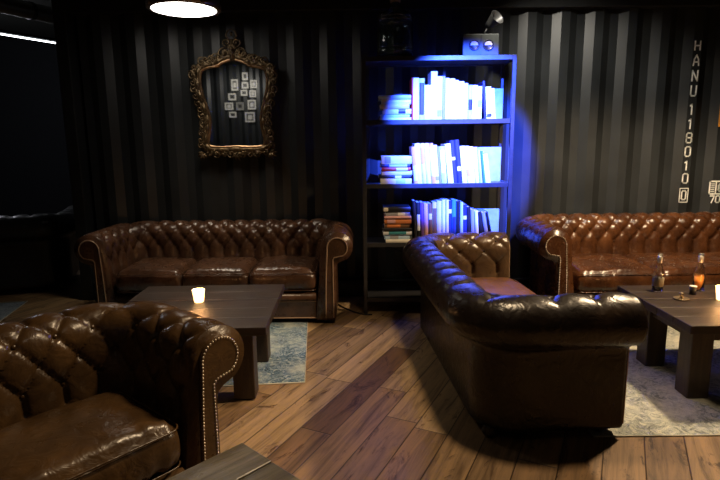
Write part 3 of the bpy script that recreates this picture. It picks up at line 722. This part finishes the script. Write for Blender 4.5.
M_frw = flat('white_picture_frame', (.70, .69, .64), .5); M_mat = flat('grey_picture', (.16, .16, .15), .6, noise_amt=.6, nscale=25); M_dark = flat('dark_picture_frame', (.25, .25, .23), .5)
for i, (((ax, ay), pw, ph), lb) in enumerate(zip(pics, words)):
    px, py = 170+ax/3.2, 20+ay/3.2
    A, B = px-360, 240-py; A, B = A*math.cos(ro_)+B*math.sin(ro_), -A*math.sin(ro_)+B*math.cos(ro_)
    dy = math.cos(th_)+B/540*math.sin(th_); dz = -math.sin(th_)+B/540*math.cos(th_); dist = 4.676*2+2.44
    X = A/540*dist/dy; Z = 1.35+dz*dist/dy; w_, h_ = pw/3.2/540*dist*.80, ph/3.2/540*dist*.80
    r_ = thing('picture_frame', lb, 'picture', (X, -2.455, Z), 0, None)
    f_ = MB(); e = .028
    f_.box(-w_/2, w_/2, 0, .02, h_/2-e, h_/2).box(-w_/2, w_/2, 0, .02, -h_/2, -h_/2+e).box(-w_/2, -w_/2+e, 0, .02, -h_/2+e, h_/2-e).box(w_/2-e, w_/2, 0, .02, -h_/2+e, h_/2-e)
    f_.build('frame', M_dark if i == 8 else M_frw, r_)
    MB().box(-w_/2+e, w_/2-e, 0, .012, -h_/2+e, h_/2-e).build('print', M_mat, r_)
    MB().box(-w_/5, w_/5, .012, .0135, -h_/5, h_/5).build('image', M_frw if i % 2 else M_black, r_)

# ------------------------------------------------------------------ ceiling lamps
M_glow = flat('lamp_diffuser', (1, 1, 1), .5, emit=(1, .93, .82), es=7, noise_amt=0)
M_bronze = flat('bronze_lamp_metal', (.30, .22, .18), .35, .85)
def pendant(label, x, y, z):
    root = thing('pendant_lamp', label, 'lamp', (x, y, z))
    MB().lathe([(.250, .0), (.258, .005), (.258, .035), (.250, .045), (.250, .16), (.215, .20), (.09, .24), (.05, .26), (.05, .32), (.0001, .325)], 48).build('housing', M_bronze, root, smooth=True)
    MB().lathe([(.0001, -.020), (.12, -.014), (.21, -.004), (.243, .004), (.0001, .006)], 48).build('diffuser', M_glow, root, smooth=True)
    for k in range(4):
        a_ = R(45+90*k); Mx = Matrix.Rotation(a_, 4, 'Z')
        MB().box(.254, .270, -.012, .012, .0, .07).xf(Mx).build('clip', M_bronze, root, bevel=.003)
    MB().tube([(0, 0, .32), (0, 0, 3.0-z)], .006, 8).build('cord', M_black, root, smooth=True)
    return root
pendant('round metal pendant lamp with a glowing white diffuser at the top left', -1.24, 4.10, 2.30)
# LED tube and duct at the far left
tl = thing('tube_light', 'thin white glowing light tube under the ceiling at the far left', 'lamp', (-3.86, 6.70, 2.6), math.atan2(.64, .335))
MB().tube([(-1.9, 0, 0), (3.0, 0, 0)], .009, 10).build('tube', flat('led_tube', (1, 1, 1), .5, emit=(.9, .95, 1), es=5, noise_amt=0), tl, smooth=True)
MB().box(-1.9, 3.0, -.02, .02, .016, .05).box(-1.5, -1.48, -.005, .005, .05, .4).box(1.48, 1.5, -.005, .005, .05, .4).build('fixture', M_beam, tl)
du = thing('ceiling_duct', 'dull metal round duct running under the ceiling at the far left', 'duct', (-3.45, 6.05, 2.76), math.atan2(.61, .27))
MB().tube([(-3, 0, 0), (2.6, 0, 0)], .085, 20).build('pipe', flat('dull_duct_metal', (.35, .34, .31), .35, .7), du, smooth=True)
for x in (-2.2, -1.1, 0, 1.1): MB().tube([(x-.02, 0, 0), (x+.02, 0, 0)], .092, 20).build('collar', M_steel, du, smooth=True)

# ------------------------------------------------------------------ candles
M_flame = flat('flame', (1, .6, .2), .5, emit=(1, .62, .25), es=25, noise_amt=0)
def candle(label, x, y, z, s=1.0):
    root = thing('candle', label, 'candle', (x, y, z))
    g = flat('glowing_votive_glass', (.95, .8, .6), .35, emit=(1, .55, .20), es=5, noise_amt=0)
    MB().lathe([(.0001, 0), (.024*s, 0), (.027*s, .004), (.036*s, .074*s), (.033*s, .074*s), (.025*s, .01), (.0001, .008)], 28).build('votive_glass', g, root, smooth=True)
    MB().lathe([(.0001, .0085), (.0245*s, .0085), (.028*s, .04*s), (.0001, .038*s)], 20).build('wax', flat('candle_wax', (.9, .8, .6), .5, emit=(1, .6, .25), es=1.5, noise_amt=0), root, smooth=True)
    MB().lathe([(.0001, .042*s), (.006, .048*s), (.0065, .055*s), (.003, .068*s), (.0001, .078*s)], 10).build('flame', M_flame, root, smooth=True)
    l = light('candle_light', 'POINT', (x, y, z+.10), 1.8, (1, .45, .15), shadow_soft_size=.02); 
candle('lit candle in a small glass alone on the square coffee table', -.94, 3.03, .45)
candle('lit candle in a glass at the right edge on the table with bottles', 2.05, 2.95, .45, 1.05)
# ------------------------------------------------------------------ bottles
def glass(name, col, rough=.03, tr=1):
    m, nt, b = NT(name); b.inputs['Base Color'].default_value = (*col, 1); b.inputs['Roughness'].default_value = rough
    b.inputs['Transmission Weight'].default_value = tr; b.inputs['IOR'].default_value = 1.45; return m
G_clear = glass('clear_bottle_glass', (.95, .97, .93)); G_orange = flat('orange_drink', (.95, .36, .06), .25, noise_amt=.05)
def bottle(label, x, y, liquid, frac):
    root = thing('glass_bottle', label, 'bottle', (x, y, .4495))
    out = [(.0001, 0), (.028, 0), (.031, .004), (.031, .10), (.030, .115), (.022, .14), (.0135, .165), (.0125, .215), (.0145, .217), (.0145, .228), (.012, .230)]
    inn = [(.0095, .230), (.0095, .165), (.018, .14), (.0265, .113), (.0275, .10), (.0275, .008), (.0001, .006)]
    MB().lathe(out+inn, 28).build('bottle_glass', G_clear, root, smooth=True)
    if frac: MB().lathe([(.0001, .0065), (.027, .0085), (.027, min(frac, .10)), (.0001, min(frac, .10))], 24).build('drink', liquid, root, smooth=True)
    if not frac: MB().lathe([(.0315, .035), (.0318, .036), (.0318, .085), (.0315, .086)], 28).build('bottle_label', flat('pale_label', (.36, .33, .24), .6), root, smooth=True)
    MB().lathe([(.0142, .175), (.0146, .176), (.0152, .212), (.0142, .213)], 20).build('neck_foil', flat('silver_foil', (.6, .58, .52), .4, .5), root, smooth=True)
bottle('clear glass bottle with a silver neck at the left on the table', 1.79, 3.15, None, 0)
bottle('bottle of orange drink standing nearest the candle on the right table', 2.035, 3.15, G_orange, .1)
jr = thing('small_tumbler', 'small dark tumbler with a pale rim beside the orange drink bottle', 'glass', (1.955, 3.07, .4495))
MB().lathe([(.0001, 0), (.017, 0), (.019, .045), (.017, .045), (.015, .005), (.0001, .004)], 18).build('tumbler_glass', M_black, jr, smooth=True)
MB().lathe([(.0165, .044), (.0205, .045), (.0205, .052), (.0165, .053)], 18).build('rim', M_frw, jr, smooth=True)
ds = thing('brass_dish', 'small flat brass dish with a round knob on the right table', 'dish', (1.835, 2.98, .4495))
MB().lathe([(.0001, 0), (.035, 0), (.042, .006), (.040, .007), (.033, .003), (.0001, .003)], 26).build('plate', M_brass, ds, smooth=True)
MB().lathe([(.012, .003), (.008, .012), (.006, .018), (.013, .026), (.012, .036), (.0001, .040)], 16).build('knob', M_brass, ds, smooth=True)

# ------------------------------------------------------------------ container markings (stacked letters down one rib)
GL = {'H': [[(0,0),(0,1)], [(1,0),(1,1)], [(0,.5),(1,.5)]], 'A': [[(0,0),(.12,.6),(.5,1),(.88,.6),(1,0)], [(.07,.33),(.93,.33)]], 'N': [[(0,0),(0,1),(1,0),(1,1)]],
      'U': [[(0,1),(0,.15),(.2,0),(.8,0),(1,.15),(1,1)]], '1': [[(.2,.85),(.5,1),(.5,0)]], '8': [[(.2,0),(0,.12),(0,.4),(.18,.52),(.82,.52),(1,.4),(1,.12),(.8,0),(.2,0)], [(.18,.52),(0,.64),(0,.88),(.2,1),(.8,1),(1,.88),(1,.64),(.82,.52)]],
      '0': [[(.25,0),(0,.15),(0,.85),(.25,1),(.75,1),(1,.85),(1,.15),(.75,0),(.25,0)]], 'C': [[(1,.85),(.8,1),(.2,1),(0,.8),(0,.2),(.2,0),(.8,0),(1,.15)]], '7': [[(0,1),(1,1),(.35,0)]], 'I': [[(.5,0),(.5,1)]]}
def strokes(mb, lines, x, z, w_, h_, th, y=0):
    for ln in lines:
        P = [Vector((x+a_*w_, z+b_*h_)) for a_, b_ in ln]
        for p, q in zip(P, P[1:]):
            d = (q-p).normalized(); nn = Vector((-d.y, d.x))*th/2; p2, q2 = p-d*th/2, q+d*th/2
            poly = [p2-nn, q2-nn, q2+nn, p2+nn]; mb.prism([(v.x, v.y) for v in poly], y-.002, y)
cm = thing('container_number', 'white stacked stencil letters and numbers painted down the container wall', 'lettering', (TX, 4.719, 0))
def letter_z(py):   # image row -> height on the wall, measured in the photograph
    return 2.16 - (py-50)*(2.16-.80)/153.
rowsT = [('H', 50.5, 59), ('A', 63, 73), ('N', 77, 87), ('U', 91, 101), ('1', 108, 118), ('1', 122, 131.5), ('8', 135, 145), ('0', 148, 158), ('1', 162, 171), ('0', 174, 184)]
for ch, y0, y1 in rowsT:
    mb = MB(); z1, z0 = letter_z(y0), letter_z(y1); strokes(mb, GL[ch], -.022, z0+.004, .044, (z1-z0)-.008, .011); mb.build('letter', M_white, cm)
mb = MB(); z1, z0 = letter_z(190.5), letter_z(200.5); strokes(mb, GL['0'], -.018, z0+.006, .036, z1-z0-.012, .011)
strokes(mb, [[(0,0),(0,1),(1,1),(1,0),(0,0)]], -.036, z0-.016, .072, z1-z0+.032, .006); mb.build('boxed_digit', M_white, cm)
im = thing('container_code_mark', 'small white boxed code mark with 70 below at the right edge', 'lettering', (TX+.335, 4.717, 0))
zt, zm, zl = .985, .875, .80
mb = MB(); strokes(mb, [[(0,0),(0,1),(1,1),(1,0),(0,0)]], -.115, zm, .24, zt-zm, .012)
strokes(mb, [[(0,0),(0,1)]], -.060, zm, .01, zt-zm, .010); strokes(mb, GL['C'], -.035, zm+.025, .05, zt-zm-.05, .014)
for k in range(5): strokes(mb, [[(0,0),(1,0)]], -.103, zm+.02+k*.017, .028, .01, .006)
mb.build('box_mark', M_white, im)
mb = MB(); strokes(mb, GL['7'], -.100, zl, .035, .058, .010); strokes(mb, GL['0'], -.052, zl, .035, .058, .010); mb.build('number', M_white, im)
sg = thing('warning_sign', 'orange bordered yellow sign on the container wall at the right edge', 'sign', (3.275, 4.716, 1.56))
MB().box(-.20, .20, -.012, 0, -.11, .11).build('sign_plate', flat('orange_sign', (.65, .26, .03), .45), sg, bevel=.002)
MB().box(-.175, .175, -.0135, -.012, -.09, .09).build('sign_face', flat('pale_yellow_sign', (.75, .62, .28), .45), sg)
